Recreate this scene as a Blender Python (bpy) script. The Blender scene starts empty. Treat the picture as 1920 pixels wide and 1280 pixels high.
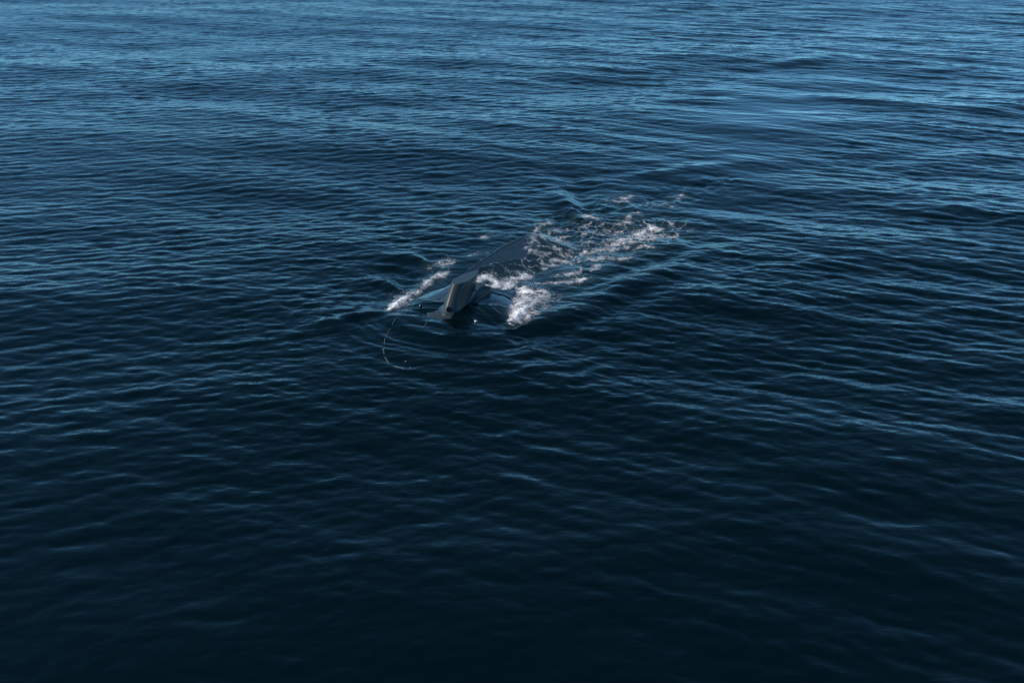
import bpy, bmesh, math
import numpy as np
from mathutils import Vector

scene = bpy.context.scene
COL = scene.collection

# ------------------------------------------------------------------ camera
cam_data = bpy.data.cameras.new("camera")
cam_data.lens = 35.0
cam_data.sensor_width = 36.0
cam_data.clip_start = 0.1
cam_data.clip_end = 60000.0
cam = bpy.data.objects.new("camera", cam_data)
COL.objects.link(cam)
cam.location = (0.0, 0.0, 10.0)
cam.rotation_euler = (math.radians(90.0 - 25.24), 0.0, 0.0)
scene.camera = cam

# ------------------------------------------------------------------ light
SUN_AZ_VEC = (-0.94, -0.34)          # horizontal direction towards the sun
SUN_EL = math.radians(33.0)
world = bpy.data.worlds.new("World")
scene.world = world
world.use_nodes = True
wn = world.node_tree
wn.nodes.clear()
wo = wn.nodes.new("ShaderNodeOutputWorld")
bg = wn.nodes.new("ShaderNodeBackground")
sky = wn.nodes.new("ShaderNodeTexSky")
sky.sky_type = "NISHITA"
sky.sun_disc = False
sky.sun_elevation = SUN_EL
sky.sun_rotation = math.atan2(SUN_AZ_VEC[0], SUN_AZ_VEC[1])
sky.altitude = 0.0
sky.air_density = 0.4
sky.dust_density = 0.0
sky.ozone_density = 6.0
bg.inputs["Strength"].default_value = 0.15
tint = wn.nodes.new("ShaderNodeMix"); tint.data_type = "RGBA"; tint.blend_type = "MULTIPLY"
tint.inputs[0].default_value = 1.0
tint.inputs[7].default_value = (0.72, 1.0, 0.82, 1)      # one even cool cast over the whole sky
wn.links.new(sky.outputs[0], tint.inputs[6])
wn.links.new(tint.outputs[2], bg.inputs["Color"])
wn.links.new(bg.outputs[0], wo.inputs["Surface"])

sun_data = bpy.data.lights.new("sun", "SUN")
sun_data.energy = 3.2
sun_data.angle = math.radians(0.5)
sun_data.color = (1.0, 0.93, 0.89)
sun = bpy.data.objects.new("sun", sun_data)
COL.objects.link(sun)
sd = Vector((SUN_AZ_VEC[0] * math.cos(SUN_EL), SUN_AZ_VEC[1] * math.cos(SUN_EL), math.sin(SUN_EL)))
sun.rotation_euler = sd.to_track_quat("Z", "Y").to_euler()
sun.location = (-40, -25, 40)

vs = scene.view_settings
scene.display_settings.display_device = "sRGB"
vs.view_transform = "Standard"
vs.look = "None"
vs.exposure = 0.78
vs.gamma = 1.0
vs.use_curve_mapping = False

# ------------------------------------------------------------------ helpers
def tag(o, label=None, cat=None, group=None, kind=None):
    for k, v in (("label", label), ("category", cat), ("group", group), ("kind", kind)):
        if v:
            o[k] = v
    return o

def link_mesh(name, me, mat, parent=None):
    o = bpy.data.objects.new(name, me)
    COL.objects.link(o)
    if mat:
        me.materials.append(mat)
    if parent:
        o.parent = parent
    return o

def obj_bm(name, bm, mat, parent=None, smooth=True):
    bmesh.ops.recalc_face_normals(bm, faces=bm.faces[:])
    me = bpy.data.meshes.new(name)
    bm.to_mesh(me)
    bm.free()
    if smooth:
        me.shade_smooth()
    return link_mesh(name, me, mat, parent)

def grid_mesh(name, X, Y, Z, keep=None, attrs=None):
    """Regular quad sheet from 2D coordinate arrays; keep = boolean per quad."""
    ny, nx = X.shape
    idx = np.arange(ny * nx).reshape(ny, nx)
    q = np.stack([idx[:-1, :-1], idx[:-1, 1:], idx[1:, 1:], idx[1:, :-1]], -1)
    q = q.reshape(-1, 4) if keep is None else q[keep]
    co = np.stack([X, Y, Z], -1).reshape(-1, 3)
    used = None
    if keep is not None:
        used = np.unique(q)
        remap = np.full(ny * nx, -1, np.int64)
        remap[used] = np.arange(len(used))
        q = remap[q]
        co = co[used]
    me = bpy.data.meshes.new(name)
    me.vertices.add(len(co))
    me.vertices.foreach_set("co", co.astype(np.float32).ravel())
    me.loops.add(q.size)
    me.loops.foreach_set("vertex_index", q.astype(np.int32).ravel())
    me.polygons.add(len(q))
    me.polygons.foreach_set("loop_start", np.arange(0, q.size, 4, dtype=np.int32))
    for k, v in (attrs or {}).items():
        at = me.attributes.new(k, "FLOAT", "POINT")
        vv = v.reshape(-1)
        if used is not None:
            vv = vv[used]
        at.data.foreach_set("value", vv.astype(np.float32))
    me.update(calc_edges=True)
    me.shade_smooth()
    return me

rng = np.random.default_rng(11)
_perm = np.concatenate([rng.permutation(512)] * 2)
_gang = rng.uniform(0, 2 * math.pi, 512)
_gx, _gy = np.cos(_gang), np.sin(_gang)

def perlin(x, y):
    xi = np.floor(x).astype(np.int64); yi = np.floor(y).astype(np.int64)
    xf = x - xi; yf = y - yi
    u = xf * xf * xf * (xf * (xf * 6 - 15) + 10)
    v = yf * yf * yf * (yf * (yf * 6 - 15) + 10)
    def g(ix, iy, dx, dy):
        h = _perm[_perm[ix & 511] + (iy & 511)] & 511
        return _gx[h] * dx + _gy[h] * dy
    a = g(xi, yi, xf, yf); b = g(xi + 1, yi, xf - 1, yf)
    c = g(xi, yi + 1, xf, yf - 1); d = g(xi + 1, yi + 1, xf - 1, yf - 1)
    return (a + u * (b - a)) * (1 - v) + (c + u * (d - c)) * v   # about -0.7 .. 0.7

def fbm(x, y, octv=4, gain=0.5):
    s = np.zeros_like(x); a = 1.0; n = 0
    for i in range(octv):
        s += a * perlin(x + 17.3 * i, y - 9.1 * i)
        n += a; a *= gain; x = x * 2.03; y = y * 2.03
    return s / n

def ridged(x, y, octv=4):
    s = np.zeros_like(x); a = 1.0; n = 0
    for i in range(octv):
        s += a * (1 - np.minimum(1, np.abs(perlin(x + 31.7 * i, y + 5.9 * i)) * 2.4))
        n += a; a *= 0.55; x = x * 2.1; y = y * 2.1
    return s / n

def sstep(a, b, x):
    t = np.clip((x - a) / (b - a), 0, 1)
    return t * t * (3 - 2 * t)

# ------------------------------------------------------------------ the sea surface as one height function
def wave_tile(L, N, lobes, lmin, lmax, p, slope, seed, chop=0.9):
    """Periodic patch of random wind waves: sum over the directional lobes (angle, spread power, weight)."""
    r = np.random.default_rng(seed)
    k1 = np.fft.fftfreq(N, L / N) * 2 * math.pi
    KX, KY = np.meshgrid(k1, k1)
    K = np.hypot(KX, KY); K[0, 0] = 1e9
    TH = np.arctan2(KY, KX)
    D = np.zeros_like(K)
    for ang, s, w in lobes:
        D += w * np.clip(np.cos((TH - math.radians(ang))), 0, 1) ** s
    k0, k2 = 2 * math.pi / lmax, 2 * math.pi / lmin
    A = np.sqrt(D) * K ** (-p) * np.exp(-0.5 * (k0 / K) ** 4) * np.exp(-(K / k2) ** 4)
    F = A * (r.normal(size=K.shape) + 1j * r.normal(size=K.shape))
    sx = np.fft.ifft2(1j * KX * F).real; sy = np.fft.ifft2(1j * KY * F).real
    sc = slope / math.sqrt((sx ** 2 + sy ** 2).mean())
    h = np.fft.ifft2(F).real * sc
    dx = np.fft.ifft2(-1j * KX / K * F).real * sc * chop
    dy = np.fft.ifft2(-1j * KY / K * F).real * sc * chop
    return (L, N, h.astype(np.float32), dx.astype(np.float32), dy.astype(np.float32))

def bil(T, N, u, v):
    ui = np.floor(u).astype(np.int64); vi = np.floor(v).astype(np.int64)
    fu = (u - ui).astype(np.float32); fv = (v - vi).astype(np.float32)
    u0 = ui % N; u1 = (ui + 1) % N; v0 = vi % N; v1 = (vi + 1) % N
    return (T[v0, u0] * (1 - fu) + T[v0, u1] * fu) * (1 - fv) + (T[v1, u0] * (1 - fu) + T[v1, u1] * fu) * fv

def sample(tile, x, y):
    L, N, h, dx, dy = tile
    s = N / L
    ox = bil(dx, N, x * s, y * s); oy = bil(dy, N, x * s, y * s)
    return bil(h, N, (x - ox) * s, (y - oy) * s)

T_RIGHT = wave_tile(47.0, 2048, [(68, 22, 1.0), (100, 10, 0.16), (30, 6, 0.05)], 0.24, 1.0, 1.75, 0.094, 3)
T_LEFT = wave_tile(41.0, 2048, [(103, 22, 1.0), (74, 10, 0.25), (140, 6, 0.05)], 0.24, 0.95, 1.75, 0.092, 5)
T_FINE = wave_tile(17.0, 1024, [(85, 5, 1.0), (60, 3, 0.4), (130, 3, 0.3)], 0.12, 0.36, 1.8, 0.080, 8)
T_MID = wave_tile(67.0, 1024, [(60, 30, 1.0), (74, 20, 0.5), (112, 20, 0.35)], 1.1, 3.2, 2.0, 0.044, 21)
SWELL = [(rng.uniform(4.0, 9.0), rng.uniform(40, 125), rng.uniform(0.008, 0.015), rng.uniform(0, 6.28)) for _ in range(9)]
SWELL += [(rng.uniform(11.0, 34.0), rng.uniform(55, 115), rng.uniform(0.006, 0.010), rng.uniform(0, 6.28)) for _ in range(8)]

O = (-1.45, 22.90)                      # craft origin on the water plane, below the front of the sail
AX = (0.45, 0.893)                      # horizontal axis, pointing aft

def local(x, y):
    dx = x - O[0]; dy = y - O[1]
    return dx * AX[0] + dy * AX[1], dx * AX[1] - dy * AX[0]

def gl(a, b):
    return O[0] + a * AX[0] + b * AX[1], O[1] + a * AX[1] - b * AX[0]

def seg_d(x, y, pts, wid):
    """Nearest distance to a polyline, with the interpolated half width and run there."""
    best = np.full(x.shape, 1e9); w = np.zeros_like(x); run = np.zeros_like(x); side = np.zeros_like(x)
    n = len(pts) - 1
    for i in range(n):
        (x0, y0), (x1, y1) = pts[i], pts[i + 1]
        ex, ey = x1 - x0, y1 - y0
        l2 = ex * ex + ey * ey
        t = np.clip(((x - x0) * ex + (y - y0) * ey) / l2, 0, 1)
        d = np.hypot(x - x0 - t * ex, y - y0 - t * ey)
        m = d < best
        best = np.where(m, d, best)
        w = np.where(m, wid[i] + (wid[i + 1] - wid[i]) * t, w)
        run = np.where(m, (i + t) / n, run)
        side = np.where(m, np.sign(ex * (y - y0) - ey * (x - x0)), side)
    return best, w, run, side

# hull measures along its axis: a, half width port, half width starboard, crown height, section power
HULL = np.array([
    (-1.90, 0.45, 0.45, -0.42, 2.0),
    (-1.45, 1.00, 1.05, -0.16, 2.4),
    (-1.00, 1.30, 1.42, 0.02, 3.0),
    (-0.50, 1.45, 1.60, 0.12, 3.6),
    (0.20, 1.48, 1.62, 0.18, 3.8),
    (1.00, 1.42, 1.50, 0.20, 3.0),
    (1.80, 1.25, 1.30, 0.23, 2.0),
    (2.60, 0.92, 1.15, 0.28, 1.6),
    (3.60, 0.66, 1.20, 0.32, 1.25),
    (4.60, 0.52, 1.20, 0.33, 1.12),
    (5.60, 0.44, 1.10, 0.31, 1.10),
    (6.20, 0.38, 0.95, 0.26, 1.10),
    (6.80, 0.30, 0.60, 0.00, 1.10)])

DECK = np.array([(0.5, -0.80, 0.24), (1.8, -0.72, 0.29), (2.8, -0.74, 0.31), (4.0, -0.72, 0.32), (5.0, -0.60, 0.31), (5.5, -0.42, 0.29), (6.0, -0.30, 0.15), (6.8, -0.20, -0.15)])  # a, chine offset, chine height

def hull_par(a):
    return [np.interp(a, HULL[:, 0], HULL[:, i]) for i in range(1, 5)]

def hull_z(a, b):
    """Top of the hull: a smooth dome in front, abaft the sail a flat deck canted to starboard with a port chine."""
    wl, wr, c, p = hull_par(a)
    w = np.where(b < 0, wl, wr)
    dome = c - np.maximum(c + 0.06, 0.06) * (np.abs(b) / w) ** p - 0.35 * np.clip(np.abs(b) / w - 1, 0, 9) ** 1.5
    bc = np.interp(a, DECK[:, 0], DECK[:, 1]); zc = np.interp(a, DECK[:, 0], DECK[:, 2])
    e = b - bc
    deck = zc - np.where(e > 0, 0.20 * e + 0.05 * np.clip(e - 1.0, 0, 9) ** 2, -1.25 * e)
    k = sstep(0.7, 2.1, a)
    return dome * (1 - k) + deck * k

WAKE = [(-0.43, 24.92), (0.75, 26.12), (2.07, 28.11), (3.82, 29.60), (6.01, 31.79), (8.39, 37.54), (11.18, 45.43), (17.01, 53.79)]
WAKE_W = [0.6, 1.3, 1.9, 2.2, 2.4, 3.0, 4.2, 6.0]
CHURN = [(-0.51, 25.11), (0.61, 26.54), (1.59, 28.11), (2.76, 28.84), (4.49, 29.60)]
CHURN_W = [0.45, 0.85, 1.7, 2.0, 1.4]
CHOP = [(0.72, 28.94), (1.72, 30.71), (3.00, 31.73), (5.04, 32.45), (7.18, 34.29), (9.36, 36.40)]
CHOP_W = [0.35, 0.75, 0.95, 1.0, 0.9, 0.6]
CRESTS = [  # smooth ridges (+) and troughs (-): points, half widths, height
    ([(-0.06, 21.75), (0.65, 22.25), (1.47, 22.77), (2.48, 23.73), (3.60, 24.99), (5.18, 26.71)], [0.18, 0.36, 0.46, 0.46, 0.5, 0.55], 0.095),
    ([(0.13, 21.21), (1.02, 21.63), (2.11, 22.45), (3.32, 23.81), (4.80, 25.31)], [0.15, 0.3, 0.36, 0.38, 0.4], -0.05),
    ([(1.98, 24.54), (3.56, 25.91), (5.33, 27.65), (7.15, 28.84)], [0.2, 0.35, 0.4, 0.5], -0.06),
    ([(-3.08, 22.71), (-3.59, 22.71), (-4.19, 22.32), (-4.93, 22.06)], [0.12, 0.25, 0.3, 0.3], 0.09),
    ([(-3.03, 24.35), (-3.44, 24.84), (-4.02, 24.92)], [0.15, 0.24, 0.3], 0.11),
    ([(-2.40, 26.29), (-2.90, 26.80), (-3.52, 26.89)], [0.16, 0.24, 0.3], 0.10),
    ([(-2.69, 25.31), (-3.18, 25.79), (-3.70, 25.79)], [0.14, 0.22, 0.3], -0.08),
    ([(2.13, 30.50), (1.89, 31.39), (1.72, 32.57), (1.40, 33.83)], [0.2, 0.32, 0.36, 0.4], 0.13),
    ([(2.61, 31.22), (2.44, 32.57), (2.36, 34.29), (1.96, 35.67)], [0.25, 0.4, 0.5, 0.5], -0.10),
    ([(2.87, 34.76), (4.25, 35.17), (6.54, 36.17), (8.96, 37.30), (11.14, 37.85)], [0.3, 0.45, 0.6, 0.7, 0.8], 0.065),
    ([(15.97, 58.66), (19.06, 60.85), (21.36, 60.11)], [1.0, 1.6, 1.4], 0.16),
    ([(15.27, 49.61), (17.48, 48.35), (19.88, 46.56)], [0.9, 1.4, 1.2], 0.15),
    ([(11.93, 46.56), (13.16, 44.67), (14.41, 44.04)], [0.8, 1.1, 1.0], 0.03),
    ([(-0.03, 21.88), (0.20, 22.25), (0.42, 22.64)], [0.14, 0.16, 0.18], -0.10),
    # swell of water pushed ahead of the nose, wrapping into both shoulders
    ([(-3.06, 22.54), (-2.59, 21.75), (-1.76, 21.21), (-0.88, 21.10), (-0.19, 21.39), (0.23, 22.00)], [0.12, 0.16, 0.17, 0.17, 0.16, 0.14], 0.05),
    ([(-3.18, 22.06), (-2.64, 21.21), (-1.72, 20.64), (-0.79, 20.52), (0.00, 20.86), (0.51, 21.51)], [0.14, 0.2, 0.22, 0.22, 0.2, 0.18], -0.04),
    # foam-topped shoulders where the water slides off the hull
    ([(-3.04, 22.84), (-2.87, 23.45), (-2.58, 24.06), (-2.23, 24.92), (-1.81, 25.91)], [0.10, 0.16, 0.16, 0.14, 0.10], 0.07),
    ([(-0.07, 22.13), (0.20, 22.58), (0.41, 23.18), (0.62, 23.81)], [0.10, 0.24, 0.30, 0.26], 0.09),
    ([(-0.14, 24.24), (0.21, 24.61), (0.56, 24.24), (0.91, 24.06)], [0.2, 0.3, 0.28, 0.22], 0.06),
]
SLICKS = [(8.61, 43.32), (10.46, 44.35), (12.71, 47.74)]

def sea(x, y, spacing=None):
    """Height of the water at (x, y) with its calmness and air content."""
    sp = 0.04 if spacing is None else spacing
    a, b = local(x, y)
    # ---- wind waves
    patch = fbm(x * 0.045, y * 0.022, 3)
    patch2 = fbm(x * 0.16 + 40, y * 0.09, 2)
    wr = sstep(-9, 9, x - 0.12 * (y - 22) + 8 * patch)
    amp = 1.0 + 0.75 * patch + 0.35 * patch2
    lee = 0.54 + 0.50 * sstep(11, 20, y)          # calmer close under the ship the view is from
    amp = amp * lee
    dist = np.hypot(a - 1.5, b)
    far = 1 - sstep(120, 420, np.hypot(x, y))
    calm = np.clip(1 - 0.9 * sstep(0.10, 0.42, fbm(x * 0.06 + 9, y * 0.035 + 4, 3)) * sstep(26, 60, y), 0.1, 1)
    ds, _, _, _ = seg_d(x, y, SLICKS, [1, 1, 1])
    calm = calm * (1 - 0.5 * np.exp(-(ds / 2.3) ** 2))
    wk, wkw, wrun, _ = seg_d(x, y, WAKE, WAKE_W)
    inwake = np.exp(-(wk / wkw) ** 2)
    calm = calm * (1 - 0.5 * inwake * sstep(0.38, 0.6, wrun))
    h = (0.25 + 0.75 * wr) * sample(T_RIGHT, x, y) + (1.0 - 0.72 * wr) * sample(T_LEFT, x + 3.1, y - 5.2)
    h += (0.45 + 0.75 * wr) * sample(T_MID, x, y) * (0.75 + 0.25 / lee)
    h = h * amp * (0.15 + 0.85 * calm)
    fine = sample(T_FINE, x * 1.0, y * 1.0)
    h += fine * lee ** 1.8 * np.clip(1.6 - sp / 0.05, 0, 1) * (0.7 + 0.9 * patch2) * calm
    # ---- quiet over and round the craft, on the wake's axis
    quiet = np.exp(-np.clip(np.abs(b) - 1.0, 0, 9) ** 2 / 0.7) * sstep(-3.2, -1.9, a) * (1 - sstep(5, 9, a))
    h *= 1 - 0.78 * quiet
    h *= 1 - 0.45 * inwake * (1 - wrun)
    for L, ang, sl, ph in SWELL:
        k = 2 * math.pi / L
        h += sl / k * np.sin(k * (x * math.cos(math.radians(ang)) + y * math.sin(math.radians(ang))) + ph) * far
    # ---- bow ripples, arcs swept back round the nose
    near = dist < 9
    xn, yn, an, bn = x[near], y[near], a[near], b[near]
    q = np.zeros_like(xn)
    rr = np.hypot((an + 0.2) * 1.0, bn * 0.78)
    ang = np.arctan2(bn, -(an + 0.2))
    front = sstep(-0.9, 0.5, np.cos(ang))
    wob = 0.5 * fbm(xn * 0.9, yn * 0.9, 2)
    env = np.exp(-((rr - 1.9) / 0.65) ** 2) * front
    q += 0.006 * env * np.sin(2 * math.pi * (rr + 0.6 * wob) / 0.27) * (1 + 1.2 * fbm(xn * 1.6, yn * 1.6, 2))
    q += 0.010 * np.exp(-((rr - 2.9) / 1.3) ** 2) * front * np.sin(2 * math.pi * (rr + 1.3 * wob) / 0.62 + 1.0)
    # water piled up over the nose
    q += 0.09 * np.exp(-((an + 0.95) / 0.6) ** 2) * (1 - sstep(1.0, 1.7, np.abs(bn - 0.1)))
    q += 0.016 * np.exp(-((an + 0.5) / 0.8) ** 2) * np.exp(-(bn / 1.5) ** 4) * np.sin(2 * math.pi * (an * 0.8 + 0.25 * np.abs(bn) + wob) / 0.42)
    for pts, wid, hh in CRESTS:
        px = [p[0] for p in pts]; py = [p[1] for p in pts]
        m = (xn > min(px) - 3) & (xn < max(px) + 3) & (yn > min(py) - 3) & (yn < max(py) + 3)
        if m.any():
            d, w, run, _ = seg_d(xn[m], yn[m], pts, wid)
            q[m] += hh * np.exp(-(d / w) ** 2) * (0.35 + 0.65 * np.sin(math.pi * np.clip(run * 0.9 + 0.08, 0, 1)))
    h[near] += q
    outer = (~near) & (dist < 60)
    xo, yo = x[outer], y[outer]
    qo = np.zeros_like(xo)
    for pts, wid, hh in CRESTS:
        if max(wid) < 0.36 and hh < 0.2:
            continue
        d, w, run, _ = seg_d(xo, yo, pts, wid)
        qo += hh * np.exp(-(d / w) ** 2) * (0.35 + 0.65 * np.sin(math.pi * np.clip(run * 0.9 + 0.08, 0, 1)))
    h[outer] += qo
    # ---- churned water behind
    ch = np.zeros_like(x); air = np.zeros_like(x)
    m = dist < 14
    d, w, run, _ = seg_d(x[m], y[m], CHURN, CHURN_W)
    d2, w2, run2, _ = seg_d(x[m], y[m], CHOP, CHOP_W)
    cm0 = np.exp(-(d / w) ** 2)
    cm = np.maximum(cm0, np.exp(-(d2 / w2) ** 2) * (1 - 0.6 * run2))
    xm, ym = x[m], y[m]
    wx = xm + 0.25 * fbm(xm * 1.3, ym * 1.3, 2); wy = ym + 0.25 * fbm(xm * 1.3 + 7, ym * 1.3, 2)
    rough = 0.12 * fbm(wx * 0.9, wy * 0.8, 2) + 0.13 * fbm(wx * 2.4 + 5, wy * 2.0, 4, 0.58) + 0.05 * (ridged(wx * 1.1 + 3, wy * 0.9, 3) - 0.55)
    ch[m] = cm * rough
    # trough left where the stern passed
    ch[m] -= 0.05 * cm0
    air[m] = cm0
    h += ch
    calm = np.clip(calm * lee ** 1.3 + air, 0, 1)
    # ---- a film only: the water never stands above the bare parts of the hull
    m = (np.abs(b) < 2.2) & (a > -2.2) & (a < 7.2)
    hz = hull_z(a[m], b[m])
    am, bm_ = a[m], b[m]
    bare = sstep(-0.25, 0.35, am) * (1 - sstep(5.6, 5.9, am)) * sstep(0.02, 0.10, hz)
    line = np.interp(am, [1.1, 1.5, 1.8, 2.5, 3.1, 4.0, 5.5, 6.0], [0.2, -0.45, -0.66, -0.60, -0.42, 0.02, -0.36, -0.8])
    jag = 0.16 * fbm(x[m] * 2.6, y[m] * 2.6, 3)
    wash = sstep(1.15, 1.5, am + jag) * sstep(-0.06, 0.12, bm_ - line + jag)
    bare = bare * (1 - wash)
    hm = h[m]
    hm = np.where(bare > 0, hm * (1 - bare) + bare * np.minimum(hm, hz - 0.03), hm)
    hm = np.maximum(hm, np.where(wash > 0.4, hz + 0.015 + 0.35 * np.maximum(ch[m], -0.03), -9))
    # a sheet of water riding up over the nose
    reach = np.interp(bm_, [-1.4, -0.5, 0.3, 1.2], [0.3, 0.25, 0.55, 0.85])
    sheet = sstep(-2.0, -1.2, am) * (1 - sstep(-0.25, 0.30, am - reach))
    bare_cut = 1 - sheet
    ph = am + 0.28 * bm_ ** 2 + 0.5 * jag
    over = hz + 0.030 + 0.011 * np.sin(2 * math.pi * ph / 0.40) * (0.6 + 3 * jag) + 0.004 * np.sin(2 * math.pi * (ph + 0.6 * jag) / 0.17)
    hm = np.where(sheet > 0, hm + sheet * np.clip(over - hm, 0, 1), hm)
    h[m] = hm
    return h, calm, air

# ------------------------------------------------------------------ materials
def mat_new(name):
    m = bpy.data.materials.new(name)
    m.use_nodes = True
    nt = m.node_tree
    return m, nt, nt.nodes["Principled BSDF"]

def nz(nt, scale, detail, rough, vec=None, dist=0.0):
    n = nt.nodes.new("ShaderNodeTexNoise")
    n.inputs["Scale"].default_value = scale
    n.inputs["Detail"].default_value = detail
    n.inputs["Roughness"].default_value = rough
    n.inputs["Distortion"].default_value = dist
    if vec is not None:
        nt.links.new(vec, n.inputs["Vector"])
    return n

def mp(nt, vec, rot, sc):
    n = nt.nodes.new("ShaderNodeMapping")
    n.inputs["Rotation"].default_value = (0, 0, math.radians(rot))
    n.inputs["Scale"].default_value = sc
    nt.links.new(vec, n.inputs["Vector"])
    return n.outputs[0]

def math_n(nt, op, a, b):
    n = nt.nodes.new("ShaderNodeMath"); n.operation = op
    for i, v in enumerate((a, b)):
        if isinstance(v, (int, float)):
            n.inputs[i].default_value = v
        else:
            nt.links.new(v, n.inputs[i])
    return n.outputs[0]

# water
M_WATER, nt, pb = mat_new("sea_water")
pb.inputs["IOR"].default_value = 1.333
at_r = nt.nodes.new("ShaderNodeAttribute"); at_r.attribute_name = "ruffle"
nt.links.new(at_r.outputs["Fac"], pb.inputs["Roughness"])
tc = nt.nodes.new("ShaderNodeTexCoord").outputs["Object"]
at_c = nt.nodes.new("ShaderNodeAttribute"); at_c.attribute_name = "calm"
at_a = nt.nodes.new("ShaderNodeAttribute"); at_a.attribute_name = "air"
n1 = nz(nt, 1.0, 3.0, 0.55, mp(nt, tc, -24, (2.2, 5.2, 1)), 0.3)
n2 = nz(nt, 1.0, 3.0, 0.55, mp(nt, tc, 16, (2.6, 6.0, 1)), 0.3)
n3 = nz(nt, 1.0, 2.0, 0.5, mp(nt, tc, -5, (9.0, 17.0, 1)))
hsum = math_n(nt, "ADD", math_n(nt, "ADD", n1.outputs[0], n2.outputs[0]), math_n(nt, "MULTIPLY", n3.outputs[0], 0.22))
bp = nt.nodes.new("ShaderNodeBump")
nt.links.new(hsum, bp.inputs["Height"])
nt.links.new(math_n(nt, "MULTIPLY", at_c.outputs["Fac"], 0.9), bp.inputs["Strength"])
bp.inputs["Distance"].default_value = 0.014
nt.links.new(bp.outputs[0], pb.inputs["Normal"])
mx = nt.nodes.new("ShaderNodeMix"); mx.data_type = "RGBA"
mx.inputs[6].default_value = (0.00002, 0.0032, 0.0042, 1)
mx.inputs[7].default_value = (0.030, 0.060, 0.070, 1)
nt.links.new(at_a.outputs["Fac"], mx.inputs[0])
nt.links.new(mx.outputs[2], pb.inputs["Base Color"])

# foam: white froth, thinning to nothing at its edges
M_FOAM, nt, pb = mat_new("foam")
tc = nt.nodes.new("ShaderNodeTexCoord").outputs["Object"]
at_d = nt.nodes.new("ShaderNodeAttribute"); at_d.attribute_name = "froth"
f1 = nz(nt, 17.0, 5.0, 0.75, tc)
pb.inputs["Base Color"].default_value = (0.70, 0.695, 0.70, 1)
pb.inputs["Roughness"].default_value = 0.7
bp = nt.nodes.new("ShaderNodeBump"); bp.inputs["Distance"].default_value = 0.012
bp.inputs["Strength"].default_value = 0.8
nt.links.new(f1.outputs[0], bp.inputs["Height"])
nt.links.new(bp.outputs[0], pb.inputs["Normal"])
al = nt.nodes.new("ShaderNodeMapRange")
al.inputs[1].default_value = 0.20; al.inputs[2].default_value = 1.0
nt.links.new(math_n(nt, "ADD", at_d.outputs["Fac"], math_n(nt, "MULTIPLY", math_n(nt, "SUBTRACT", f1.outputs[0], 0.5), 0.9)), al.inputs[0])
nt.links.new(al.outputs[0], pb.inputs["Alpha"])

def painted(name, col, rough, coat, var=0.25, scale=3.0, bump=0.0, bscale=10.0):
    m, nt, pb = mat_new(name)
    tc = nt.nodes.new("ShaderNodeTexCoord").outputs["Object"]
    n = nz(nt, scale, 5.0, 0.6, tc)
    r = nt.nodes.new("ShaderNodeMix"); r.data_type = "RGBA"
    r.inputs[6].default_value = tuple(c * (1 - var) for c in col) + (1,)
    r.inputs[7].default_value = tuple(c * (1 + var) for c in col) + (1,)
    nt.links.new(n.outputs[0], r.inputs[0])
    nt.links.new(r.outputs[2], pb.inputs["Base Color"])
    rr = nt.nodes.new("ShaderNodeMapRange")
    rr.inputs[3].default_value = rough * 0.75; rr.inputs[4].default_value = rough * 1.25
    nt.links.new(n.outputs[0], rr.inputs[0])
    nt.links.new(rr.outputs[0], pb.inputs["Roughness"])
    pb.inputs["Coat Weight"].default_value = coat
    pb.inputs["Specular IOR Level"].default_value = 0.14 if coat > 0.5 else 0.22
    pb.inputs["Coat Roughness"].default_value = 0.08
    pb.inputs["Coat IOR"].default_value = 1.333
    if bump:
        b = nt.nodes.new("ShaderNodeBump"); b.inputs["Distance"].default_value = bump
        n2 = nz(nt, 1.0, 3.0, 0.55, mp(nt, tc, 20, (bscale * 0.35, bscale, 1)))
        nt.links.new(n2.outputs[0], b.inputs["Height"])
        nt.links.new(b.outputs[0], pb.inputs["Normal"])
        nt.links.new(b.outputs[0], pb.inputs["Coat Normal"])
    return m

M_HULL = painted("wet_dark_hull", (0.016, 0.026, 0.034), 0.45, 1.0, 0.2, 2.0, 0.022, 4.5)
M_SAIL = painted("grey_sail_paint", (0.027, 0.036, 0.040), 0.36, 0.05, 0.12, 6.0)
M_SKIRT = painted("wet_grey_paint", (0.026, 0.037, 0.043), 0.4, 0.6, 0.12, 5.0, 0.006, 8.0)
M_BLACK = painted("black_glass", (0.004, 0.004, 0.005), 0.25, 0.0, 0.1)
M_WHITE = painted("white_plastic", (0.42, 0.43, 0.43), 0.5, 0.3, 0.06, 20.0)
M_SAIL_FOAM = painted("mottled_sail_foam", (0.30, 0.29, 0.28), 0.6, 0.3, 0.55, 22.0)  # mottled pale grey of the foam clinging to the sail
M_ROPE = painted("pale_line", (0.17, 0.20, 0.19), 0.7, 0.1, 0.3, 14.0)
M_DROP = painted("spray_water", (0.72, 0.72, 0.72), 0.35, 0.6, 0.1, 20.0)

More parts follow.
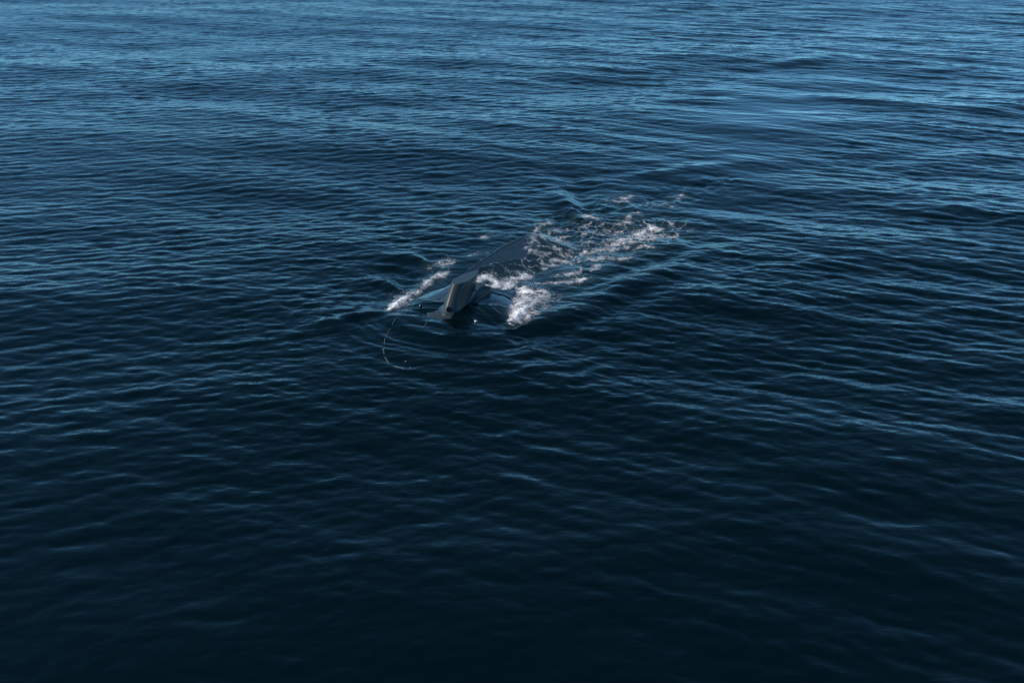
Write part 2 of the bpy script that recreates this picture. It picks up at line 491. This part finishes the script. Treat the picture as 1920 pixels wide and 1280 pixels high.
# ------------------------------------------------------------------ water sheet
def build_water():
    ys = [-9000.0, -2500.0, -700.0, -180.0, -40.0, -12.0, -3.0, 1.0, 3.0, 4.5, 5.6, 6.5, 7.2, 7.8]
    y = 8.3
    while y < 135:
        ys.append(y)
        y += y * (0.0023 if y < 18.5 else 0.0015 if y < 31 else 0.0024)
    st = y - ys[-1]
    while y < 30000:
        ys.append(y); st *= 1.12; y += st
    ys = np.array(ys)
    u = np.linspace(-1, 1, 861)
    u = 0.62 * u + 0.38 * u ** 3
    e = 1 + np.cumsum(0.0035 * 1.35 ** np.arange(1, 27))
    u = np.concatenate([-e[::-1], u, e])
    W = np.where(ys > 8, 0.74 * ys + 5.5, 11.5)
    X = u[None, :] * W[:, None]
    Y = np.repeat(ys[:, None], len(u), 1)
    sp = np.maximum(np.gradient(ys)[:, None] * np.ones_like(X), np.abs(np.gradient(u))[None, :] * W[:, None])
    Z = np.zeros_like(X); C = np.ones_like(X); A = np.zeros_like(X)
    m = (np.hypot(X, Y) < 450) & (sp < 2.0)
    h, c, a = sea(X[m], Y[m], sp[m])
    a = 0.25 * a
    xm, ym = X[m], Y[m]
    n = np.hypot(xm - 1.5, ym - 26) < 9
    milk = np.zeros(n.sum())
    xn, yn = xm[n], ym[n]
    for pts, wid, s in FOAM:
        px = [p[0] for p in pts]; py = [p[1] for p in pts]
        k = (xn > min(px) - 1.2) & (xn < max(px) + 1.2) & (yn > min(py) - 1.2) & (yn < max(py) + 1.2)
        if k.any():
            d, w, _, _ = seg_d(xn[k], yn[k], pts, wid)
            milk[k] = np.maximum(milk[k], min(1.0, s) * np.exp(-(d / (w * 2.3)) ** 2))
    a[n] = np.maximum(a[n], milk * (0.6 + 0.8 * fbm(xn * 3, yn * 3, 3)))
    fade = 1 - sstep(0.3, 1.6, sp[m])
    Z[m] = h * fade; C[m] = c; A[m] = a
    me = grid_mesh("water", X, Y, Z, None, {"calm": C, "air": A, "ruffle": 0.06 + 0.20 * sstep(0.06, 0.28, sp) * (0.5 + 0.5 * C)})
    o = link_mesh("water", me, M_WATER)
    tag(o, "dark blue rippled sea all around the grey craft", None, None, "structure")
    return o


# ------------------------------------------------------------------ the craft
craft = bpy.data.objects.new("submersible", None)
COL.objects.link(craft)
craft.empty_display_size = 0.5
ANG = math.atan2(AX[1], AX[0])
craft.location = (O[0], O[1], 0)
craft.rotation_euler = (0, 0, ANG)      # local +x aft, local -y starboard
tag(craft, "dark grey submersible running half awash with a raked flat-topped sail", "submersible")

def build_hull():
    bm = bmesh.new()
    sa = np.linspace(-1.9, 6.8, 88)
    rows = []
    for s in sa:
        wl, wr, c, p = hull_par(np.array(s))
        k = float(sstep(0.7, 2.1, np.array(s)))
        bc = float(np.interp(s, DECK[:, 0], DECK[:, 1]))
        lo = -1.45 * float(wl) * (1 - k) + (bc - 0.75) * k
        hi = 1.45 * float(wr) * (1 - k) + 1.5 * k
        mid = bc * k
        bs = np.concatenate([np.linspace(lo, mid - 0.03, 22), np.linspace(mid - 0.015, mid + 0.015, 3), np.linspace(mid + 0.03, hi, 28)])
        zs = hull_z(np.full(bs.shape, s), bs)
        row = [bm.verts.new((s, -float(b), float(z))) for b, z in zip(bs, zs)]
        zb = min(float(zs[0]), float(zs[-1])) - 0.35
        row += [bm.verts.new((s, -float(hi * 0.6), zb)), bm.verts.new((s, -float(lo * 0.6), zb))]
        rows.append(row)
    n = len(rows[0])
    for r0, r1 in zip(rows[:-1], rows[1:]):
        for j in range(n):
            bm.faces.new((r0[j], r0[(j + 1) % n], r1[(j + 1) % n], r1[j]))
    bm.faces.new(rows[0]); bm.faces.new(rows[-1])
    return obj_bm("hull", bm, M_HULL, craft)

build_hull()

def build_ridge():
    bm = bmesh.new()
    rows = []
    for s in np.linspace(1.0, 5.45, 50):
        bc = float(np.interp(s, DECK[:, 0], DECK[:, 1]))
        c = float(hull_z(np.array(s), np.array(bc)))
        k = 0.022
        e = min(1, (s - 0.95) / 0.9, (5.5 - s) / 0.3)
        rows.append([bm.verts.new((s, -bc + y * k, c - 0.05 + (zz + 0.05) * e)) for y, zz in ((-2.2, -0.05), (-1, 0.008), (-0.35, 0.02), (0.35, 0.02), (1, 0.002), (2.2, -0.06))])
    for r0, r1 in zip(rows[:-1], rows[1:]):
        for j in range(6):
            bm.faces.new((r0[j], r0[(j + 1) % 6], r1[(j + 1) % 6], r1[j]))
    bm.faces.new(rows[0]); bm.faces.new(rows[-1])
    return obj_bm("deck_chine", bm, M_SKIRT, craft)

build_ridge()

def drop_section(x0, x1, half, n=40, blunt=0.30, b0=0.0, sharp=1.0):
    """Teardrop outline, blunt to the front (x0), pointed to the rear (x1)."""
    pts = []
    for i in range(n):
        ph = 2 * math.pi * i / n
        t = 0.5 - 0.5 * math.cos(ph)
        x = x0 + (x1 - x0) * t
        w = half * (math.sqrt(t) * (1 - t) ** sharp) / (math.sqrt(blunt) * (1 - blunt) ** sharp)
        pts.append((x, b0 + (w if ph <= math.pi else -w)))
    return pts

SAIL = [  # z, front, rear, half width, sideways shift (starboard +)
    (0.10, -0.62, 1.06, 0.285, 0.02),
    (0.17, -0.53, 1.02, 0.255, 0.02),
    (0.24, -0.45, 1.02, 0.238, 0.02),
    (0.35, -0.36, 1.05, 0.222, 0.02),
    (0.50, -0.25, 1.11, 0.207, 0.02),
    (0.65, -0.13, 1.19, 0.200, 0.02),
    (0.78, -0.02, 1.27, 0.195, 0.02)]

def build_sail():
    bm = bmesh.new()
    rows = []
    for z, x0, x1, hw, b0 in SAIL:
        rows.append([bm.verts.new((x, -b, z - 0.055 * (z / 0.78) * (x - x0))) for x, b in drop_section(x0, x1, hw, 48, 0.30, b0, 0.85)])
    top = [bm.verts.new((v.co.x * 0.985 + 0.008, v.co.y * 0.96, v.co.z + 0.010)) for v in rows[-1]]
    rows.append(top)
    n = len(top)
    for r0, r1 in zip(rows[:-1], rows[1:]):
        for j in range(n):
            bm.faces.new((r0[j], r0[(j + 1) % n], r1[(j + 1) % n], r1[j]))
    bm.faces.new(rows[0])
    cap = bm.faces.new(top)
    for e in cap.edges:
        e.smooth = False
    return obj_bm("sail", bm, M_SAIL, craft)

sail = build_sail()

def plate_section(k, n=48):
    """Rounded-rectangle plan of the fairing foot, grown by k from the sail's own foot."""
    foot = drop_section(-0.36, 1.03, 0.205, n, 0.30, 0.02, 0.85)
    pts = []
    for i, (fx, fb) in enumerate(foot):
        ph = 2 * math.pi * i / n
        cx, sx_ = math.cos(ph), math.sin(ph)
        ex = 2 / 4.5 if cx > 0 else 2 / (4.5 - 6.5 * cx)
        tt = 0.5 - 0.5 * cx
        hwid = 0.39 + 0.09 * tt
        px = 0.27 - 1.02 * math.copysign(abs(cx) ** ex, cx)
        pb_ = -0.11 + 0.10 * tt + hwid * math.copysign(abs(sx_) ** ex, sx_)
        pts.append((fx + (px - fx) * k, fb + (pb_ - fb) * k))
    return pts

def build_fairing():
    bm = bmesh.new()
    rows = []
    for k, z in ((0.0, 0.31), (0.06, 0.245), (0.18, 0.205), (0.40, 0.182), (0.70, 0.172), (0.97, 0.168), (1.0, 0.156), (1.0, 0.02)):
        row = []
        for x, b in plate_section(k):
            zz = z + ((0.115 * x if x > 0 else 0.070 * x) if z > 0.1 else 0.0) * (0.4 + 0.6 * k)
            row.append(bm.verts.new((x, -b, zz)))
        rows.append(row)
    n = 48
    for r0, r1 in zip(rows[:-1], rows[1:]):
        for j in range(n):
            bm.faces.new((r0[j], r0[(j + 1) % n], r1[(j + 1) % n], r1[j]))
    bm.faces.new(rows[0]); bm.faces.new(rows[-1])
    return obj_bm("fairing", bm, M_SKIRT, craft)

build_fairing()

def disc_on_sail(name, a_t, z, rad, depth, mat, parent):
    """Short rimmed barrel let into the sail's front, facing outwards."""
    zs = [s[0] for s in SAIL]
    x0 = np.interp(z, zs, [s[1] for s in SAIL]); x1 = np.interp(z, zs, [s[2] for s in SAIL]); hw = np.interp(z, zs, [s[3] for s in SAIL])
    def pt(t):
        w = hw * (math.sqrt(max(t, 0)) * (1 - t) ** 0.85) / (math.sqrt(0.3) * 0.7 ** 0.85)
        return Vector((x0 + (x1 - x0) * t, -(w + 0.02), z))         # starboard is local -y
    p = pt(a_t); q = pt(a_t + 0.004)
    tng = (q - p).normalized()
    nrm = Vector((-tng.y, tng.x, 0.0)).normalized()
    up = Vector((0.75, 0, 1)).normalized()
    nrm = (nrm - up * nrm.dot(up)).normalized()
    if nrm.x > 0:
        nrm = -nrm
    sx = up.cross(nrm).normalized()
    bm = bmesh.new()
    rings = []
    for rr, dd in ((1.15, -0.04), (1.15, 0.016), (1.0, 0.018), (0.92, 0.018 - depth)):
        rings.append([bm.verts.new(p + (sx * math.cos(k) + up * math.sin(k)) * rad * rr + nrm * dd) for k in np.linspace(0, 2 * math.pi, 20, endpoint=False)])
    for r0, r1 in zip(rings[:-1], rings[1:]):
        for j in range(20):
            bm.faces.new((r0[j], r0[(j + 1) % 20], r1[(j + 1) % 20], r1[j]))
    bm.faces.new(rings[0]); bm.faces.new(rings[-1])
    return obj_bm(name, bm, mat, parent)

port = disc_on_sail("porthole", 0.015, 0.262, 0.060, 0.002, M_BLACK, sail)
tag(port, "round black porthole low on the front of the sail")

def lump(bm, c, r, seed, squash=(1, 1, 1), sub=2):
    r0 = np.random.default_rng(seed)
    g = bmesh.ops.create_icosphere(bm, subdivisions=sub, radius=1.0)
    ph = r0.uniform(0, 6, 3)
    for v in g["verts"]:
        k = 1 + 0.2 * math.sin(3 * v.co.x + ph[0]) * math.sin(4 * v.co.y + ph[1]) + 0.12 * math.sin(6 * v.co.z + ph[2])
        v.co = Vector((c[0] + v.co.x * r * k * squash[0], c[1] + v.co.y * r * k * squash[1], c[2] + v.co.z * r * k * squash[2]))

def build_small_parts():
    # sensor stub with a bright lens, on the port shoulder
    x, y = (-2.29, 22.94)
    a, b = local(np.array(x), np.array(y)); a = float(a); b = float(b)
    wz = float(sea(np.array([x]), np.array([y]))[0][0])
    bm = bmesh.new()
    bmesh.ops.create_cone(bm, cap_ends=True, segments=16, radius1=0.034, radius2=0.026, depth=0.16)
    bmesh.ops.translate(bm, verts=bm.verts[:], vec=(a, -b, wz))
    o = obj_bm("sensor_stub", bm, M_BLACK, craft)
    bm = bmesh.new()
    lump(bm, (a - 0.045, -b - 0.01, wz + 0.055), 0.013, 3)
    obj_bm("lens", bm, M_WHITE, o)
    # white fitting in front of the starboard shoulder
    x, y = (-0.88, 22.06)
    a, b = local(np.array(x), np.array(y)); a = float(a); b = float(b)
    wz = float(sea(np.array([x]), np.array([y]))[0][0])
    bm = bmesh.new()
    bmesh.ops.create_cube(bm, size=1.0)
    bmesh.ops.bevel(bm, geom=bm.edges[:], offset=0.10, segments=2, affect="EDGES")
    for v in bm.verts:
        v.co = Vector((a + v.co.x * 0.05, -b + v.co.y * 0.065, wz + 0.006 + v.co.z * 0.04))
    obj_bm("white_fitting", bm, M_WHITE, craft)
    # mottled lumps added for foam clinging to the sail's starboard after side
    bm = bmesh.new()
    for i, (aa, bb, zz, r) in enumerate(((0.98, 0.10, 0.40, 0.050), (0.97, 0.12, 0.30, 0.055), (0.92, 0.14, 0.22, 0.06), (1.02, 0.16, 0.17, 0.07))):
        lump(bm, (aa, -bb, zz), r, 20 + i, (1.2, 0.6, 1.0))
    o = obj_bm("sail_foam", bm, M_SAIL_FOAM, craft)

build_small_parts()

# ------------------------------------------------------------------ drifting line
def tube(bm, pts, r, seg=6):
    rows = []
    for i, p in enumerate(pts):
        d = (pts[min(i + 1, len(pts) - 1)] - pts[max(i - 1, 0)]).normalized()
        s = d.cross(Vector((0, 0, 1))).normalized(); u = s.cross(d)
        rr = r[i] if hasattr(r, "__len__") else r
        rows.append([bm.verts.new(p + (s * math.cos(k) + u * math.sin(k)) * rr) for k in np.linspace(0, 2 * math.pi, seg, endpoint=False)])
    for r0, r1 in zip(rows[:-1], rows[1:]):
        for j in range(seg):
            bm.faces.new((r0[j], r0[(j + 1) % seg], r1[(j + 1) % seg], r1[j]))
    bm.faces.new(rows[0]); bm.faces.new(rows[-1])

def smooth_path(pts, n, jitter, seed):
    r0 = np.random.default_rng(seed)
    P = np.array(pts); s = np.concatenate([[0], np.cumsum(np.hypot(*np.diff(P, axis=0).T))])
    q = np.linspace(0, s[-1], n)
    x = np.interp(q, s, P[:, 0]); y = np.interp(q, s, P[:, 1])
    k = np.ones(5) / 5
    x[2:-2] = np.convolve(x, k, "valid"); y[2:-2] = np.convolve(y, k, "valid")
    jx = np.convolve(r0.normal(size=n + 4), k, "valid") * jitter; jy = np.convolve(r0.normal(size=n + 4), k, "valid") * jitter
    return x + jx, y + jy

def build_line():
    x, y = smooth_path([(-2.34, 23.08), (-2.55, 22.71), (-2.78, 22.32), (-2.90, 21.88), (-2.99, 21.45), (-2.99, 21.07), (-2.94, 20.78), (-2.96, 20.61), (-2.87, 20.25), (-2.74, 19.98), (-2.55, 19.77), (-2.42, 19.77), (-2.28, 19.74)], 90, 0.012, 4)
    h, _, _ = sea(x.copy(), y.copy())
    lift = 0.002 + 0.012 * np.sin(np.arange(len(x)) * 0.55) + 0.004 * np.sin(np.arange(len(x)) * 1.9) + 0.17 * (1 - sstep(0.0, 0.16, np.linspace(0, 1, len(x))))
    bm = bmesh.new()
    rad = 0.0026 + 0.003 * np.abs(np.sin(np.arange(len(x)) * 0.9))
    tube(bm, [Vector((px, py, pz)) for px, py, pz in zip(x, y, h + lift)], rad)
    o = obj_bm("tow_line", bm, M_ROPE)
    tag(o, "thin pale line trailing on the water ahead of the craft's port shoulder", "rope")
    # frayed knots
    for i, (px, py) in enumerate(((-2.26, 19.74), (-2.39, 20.06), (-2.96, 20.61))):
        hh = float(sea(np.array([px]), np.array([py]))[0][0])
        bm = bmesh.new(); lump(bm, (px, py, hh + 0.03), 0.015, 60 + i, (1.3, 1, 0.8), 1)
        obj_bm("knot", bm, M_ROPE, o)
    x, y = smooth_path([(-2.01, 22.35), (-2.07, 22.00), (-2.09, 21.75), (-2.13, 21.63)], 24, 0.01, 9)
    h, _, _ = sea(x.copy(), y.copy())
    bm = bmesh.new(); tube(bm, [Vector((px, py, pz)) for px, py, pz in zip(x, y, h + 0.014)], 0.0035)
    o = obj_bm("short_line", bm, M_ROPE)
    tag(o, "short faint strand of line on the water just under the fairing's front", "rope")

build_line()

# ------------------------------------------------------------------ foam
FOAM = [  # points, half widths, strength
    # port shoulder
    ([(-3.05, 22.77), (-2.95, 23.25), (-2.79, 23.66)], [0.05, 0.15, 0.15], 1.45),
    ([(-2.79, 23.66), (-2.57, 23.98), (-2.39, 24.31), (-2.17, 24.76)], [0.14, 0.09, 0.06, 0.06], 0.95),
    ([(-2.31, 24.54), (-2.22, 24.99), (-2.01, 25.31), (-1.80, 25.71)], [0.09, 0.13, 0.12, 0.08], 1.0),
    ([(-2.16, 26.03), (-1.98, 26.29), (-1.79, 26.54)], [0.14, 0.18, 0.10], 0.85),
    ([(-3.00, 23.45), (-2.88, 23.88), (-2.66, 24.17)], [0.13, 0.16, 0.10], 0.62),
    # starboard shoulder
    ([(-0.05, 22.13), (0.08, 22.35), (0.24, 22.64), (0.40, 22.97)], [0.06, 0.14, 0.17, 0.16], 1.5),
    ([(0.03, 22.58), (0.16, 23.11), (0.34, 23.59)], [0.12, 0.22, 0.25], 1.1),
    ([(0.34, 22.94), (0.61, 23.45), (0.86, 23.95)], [0.16, 0.22, 0.16], 0.85),
    ([(-0.11, 24.24), (0.07, 24.31), (0.35, 24.17), (0.63, 24.09), (0.95, 24.02)], [0.16, 0.22, 0.2, 0.18, 0.12], 1.25),
    ([(-0.17, 24.35), (-0.07, 24.76), (0.14, 25.07), (0.41, 25.31), (0.53, 25.55)], [0.15, 0.2, 0.22, 0.2, 0.1], 1.15),
    ([(0.00, 23.81), (0.21, 23.81), (0.41, 23.73)], [0.2, 0.25, 0.2], 0.8),
    ([(0.47, 22.77), (0.81, 23.28), (1.22, 23.81)], [0.2, 0.26, 0.2], 0.42),
    ([(0.33, 22.32), (0.57, 22.64), (0.81, 22.97)], [0.12, 0.16, 0.14], 0.45),
    # lee of the sail
    ([(-0.88, 24.50), (-0.77, 24.76), (-0.60, 24.76), (-0.37, 24.50), (-0.45, 24.28), (-0.67, 24.28)], [0.09, 0.10, 0.09, 0.12, 0.09, 0.07], 1.5),
    # stern edge and wake
    ([(0.72, 28.94), (0.83, 29.65), (1.04, 29.96)], [0.12, 0.2, 0.18], 0.85),
    ([(0.68, 28.74), (0.64, 28.07), (0.58, 27.42), (0.46, 26.89)], [0.14, 0.2, 0.2, 0.14], 0.85),
    ([(0.21, 26.76), (0.43, 26.93), (0.73, 26.80)], [0.07, 0.12, 0.12], 1.0),
    ([(0.83, 28.16), (1.11, 28.11), (1.36, 28.21), (1.65, 28.11)], [0.12, 0.20, 0.20, 0.08], 1.2),
    ([(2.16, 30.71), (2.38, 30.82), (2.60, 30.60), (2.73, 30.44)], [0.12, 0.2, 0.15, 0.12], 1.05),
    ([(3.41, 32.32), (3.72, 32.69), (3.98, 32.94), (3.82, 32.45)], [0.15, 0.25, 0.2, 0.2], 0.8),
    ([(4.37, 32.09), (4.99, 32.09), (5.37, 31.97)], [0.12, 0.15, 0.12], 0.75),
    ([(5.58, 32.69), (5.80, 32.94)], [0.15, 0.15], 0.8),
    ([(3.47, 28.54), (3.83, 28.94), (4.14, 29.49), (4.38, 29.75)], [0.2, 0.3, 0.32, 0.2], 1.15),
    ([(4.00, 28.99), (4.35, 28.79), (4.81, 28.84)], [0.25, 0.22, 0.14], 1.1),
    ([(3.16, 27.88), (3.53, 28.35), (4.03, 28.59)], [0.2, 0.25, 0.2], 1.0),
    ([(1.85, 27.15), (2.25, 27.33), (2.73, 27.51), (3.22, 27.74), (3.80, 27.97)], [0.14, 0.2, 0.2, 0.2, 0.14], 0.95),
    ([(1.74, 26.54), (2.13, 26.71), (2.59, 26.67), (3.35, 26.71)], [0.12, 0.2, 0.2, 0.12], 0.95),
    ([(3.58, 27.42), (3.98, 27.51), (4.14, 27.51)], [0.12, 0.16, 0.12], 0.9),
    ([(0.89, 25.91), (1.11, 26.29), (1.34, 26.67), (1.54, 26.45)], [0.08, 0.13, 0.13, 0.12], 0.9),
    ([(1.09, 25.39), (1.34, 25.39), (1.66, 25.79)], [0.12, 0.18, 0.12], 1.0),
    ([(1.40, 24.69), (1.65, 24.88), (1.88, 25.07), (2.11, 25.07)], [0.12, 0.18, 0.18, 0.1], 1.2),
    ([(0.64, 24.69), (1.00, 24.69), (1.28, 24.61)], [0.08, 0.1, 0.08], 0.8),
    ([(2.30, 29.24), (2.80, 29.24), (3.30, 29.34)], [0.2, 0.25, 0.2], 0.62),
    ([(3.35, 29.86), (3.77, 30.66), (4.06, 30.94)], [0.15, 0.2, 0.15], 0.72),
    ([(2.22, 25.79), (2.45, 25.87)], [0.1, 0.1], 0.8),
    ([(1.09, 27.42), (1.56, 27.42), (1.89, 27.79)], [0.15, 0.2, 0.15], 0.6),
    ([(-1.23, 26.89), (-0.85, 27.15), (-0.54, 27.06)], [0.1, 0.15, 0.1], 0.55),
    ([(-0.89, 28.59), (-0.65, 28.69), (-0.48, 28.64)], [0.08, 0.14, 0.08], 0.75),
]

build_water()

def foam_field(x, y):
    D = np.zeros_like(x)
    for pts, wid, s in FOAM:
        px = [p[0] for p in pts]; py = [p[1] for p in pts]
        m = (x > min(px) - 0.9) & (x < max(px) + 0.9) & (y > min(py) - 0.9) & (y < max(py) + 0.9)
        d, w, _, _ = seg_d(x[m], y[m], pts, wid)
        D[m] = np.maximum(D[m], s * np.exp(-(d / (w * 1.3)) ** 2))
    cm, w, _, _ = seg_d(x, y, CHURN, CHURN_W)
    ch = np.exp(-(cm / (w * 0.9)) ** 4)
    return D, ch

def build_foam():
    gx = np.arange(-3.9, 7.0, 0.016); gy = np.arange(21.3, 33.6, 0.022)
    X, Y = np.meshgrid(gx, gy)
    ww = sstep(1.6, 3.0, local(X, Y)[0])
    wx = X + 0.10 * fbm(X * 2.2, Y * 2.2, 3) + 0.8 * ww * fbm(X * 0.9, Y * 0.8 + 3, 3)
    wy = Y + 0.16 * fbm(X * 2.2 + 20, Y * 2.2, 3) + 0.9 * ww * fbm(X * 0.9 + 50, Y * 0.8, 3)
    D, ch = foam_field(wx, wy)
    D = D * (1 - 0.24 * ww)
    lump_n = fbm(X * 4.0 + 2, Y * 3.4, 5, 0.68)
    lace = ridged(wx * 2.3 + 6, wy * 1.9, 4)
    lace2 = ridged(wx * 1.2 + 2, wy * 1.5 + 8, 3)
    fibre = ridged(wx * 6.5 - 0.6 * wy, wy * 3.0, 4)
    la, lb = local(X, Y)
    streak = fbm(la * 7.5 + 1.2 * lump_n, lb * 2.6, 4, 0.62)
    sh = 1 - sstep(1.4, 2.4, la)
    den = D * (0.46 + (1.7 - 0.3 * sh) * lump_n + 0.6 * sh * streak + 0.5 * (lace - 0.45) + 0.25 * (fibre - 0.3))
    den = np.maximum(den, ch * (lace * 0.8 + lace2 * 0.6 + 0.5 * fibre - 1.0 + 0.45 * lump_n) * 1.0)
    den = np.clip(den, 0, 1.3)
    h, c, air = sea(X.ravel(), Y.ravel())
    h = h.reshape(X.shape)
    a, b = local(X, Y)
    hz = hull_z(a, b)
    inside = (a > -1.9) & (a < 6.8) & (np.abs(b) < 2.4)
    base = np.where(inside, np.maximum(h, hz), h)
    clean = sstep(0.0, 0.03, np.where(inside, hz - h, -1.0)) * sstep(0.6, 1.4, a) * (1 - sstep(3.9, 4.9, a + 0.5 * b))
    den = den * (1 - 0.8 * clean)
    thick = np.clip(den - 0.3, 0, 1) * (0.008 + 0.010 * np.clip(D, 0, 1.3)) * (1 + 1.2 * lump_n + 0.2 * (fibre - 0.4))
    Z = base + 0.010 + thick
    q = np.maximum.reduce([den[:-1, :-1], den[1:, :-1], den[:-1, 1:], den[1:, 1:]]) > 0.12
    me = grid_mesh("foam", X, Y, Z, q, {"froth": den})
    o = link_mesh("foam", me, M_FOAM)
    tag(o, "white foam broken along the craft's shoulders and in its wake", "foam", None, "stuff")
    return X, Y, den, Z, D

FX, FY, FDEN, FZ, FD = build_foam()

# ------------------------------------------------------------------ spray drops
def build_spray():
    r0 = np.random.default_rng(77)
    prob = (np.clip(FD, 0, 1.4) * (FDEN > 0.25)).ravel() ** 1.5
    pick = r0.choice(prob.size, 2600, p=prob / prob.sum())
    bm = bmesh.new()
    for i in pick:
        x, y, z = FX.ravel()[i], FY.ravel()[i], FZ.ravel()[i]
        s = FD.ravel()[i]
        x += r0.normal() * 0.09; y += r0.normal() * 0.09
        z += abs(r0.normal()) * 0.09 * min(1.2, s)
        rad = 0.0022 + 0.006 * r0.random() ** 3
        M = bmesh.ops.create_icosphere(bm, subdivisions=1, radius=rad)
        k = r0.uniform(0.7, 1.5, 3)
        for v in M["verts"]:
            v.co = Vector((x + v.co.x * k[0], y + v.co.y * k[1], z + v.co.z * k[2]))
    o = obj_bm("spray", bm, M_DROP)
    tag(o, "fine white spray drops above the foam", "spray", None, "stuff")

build_spray()
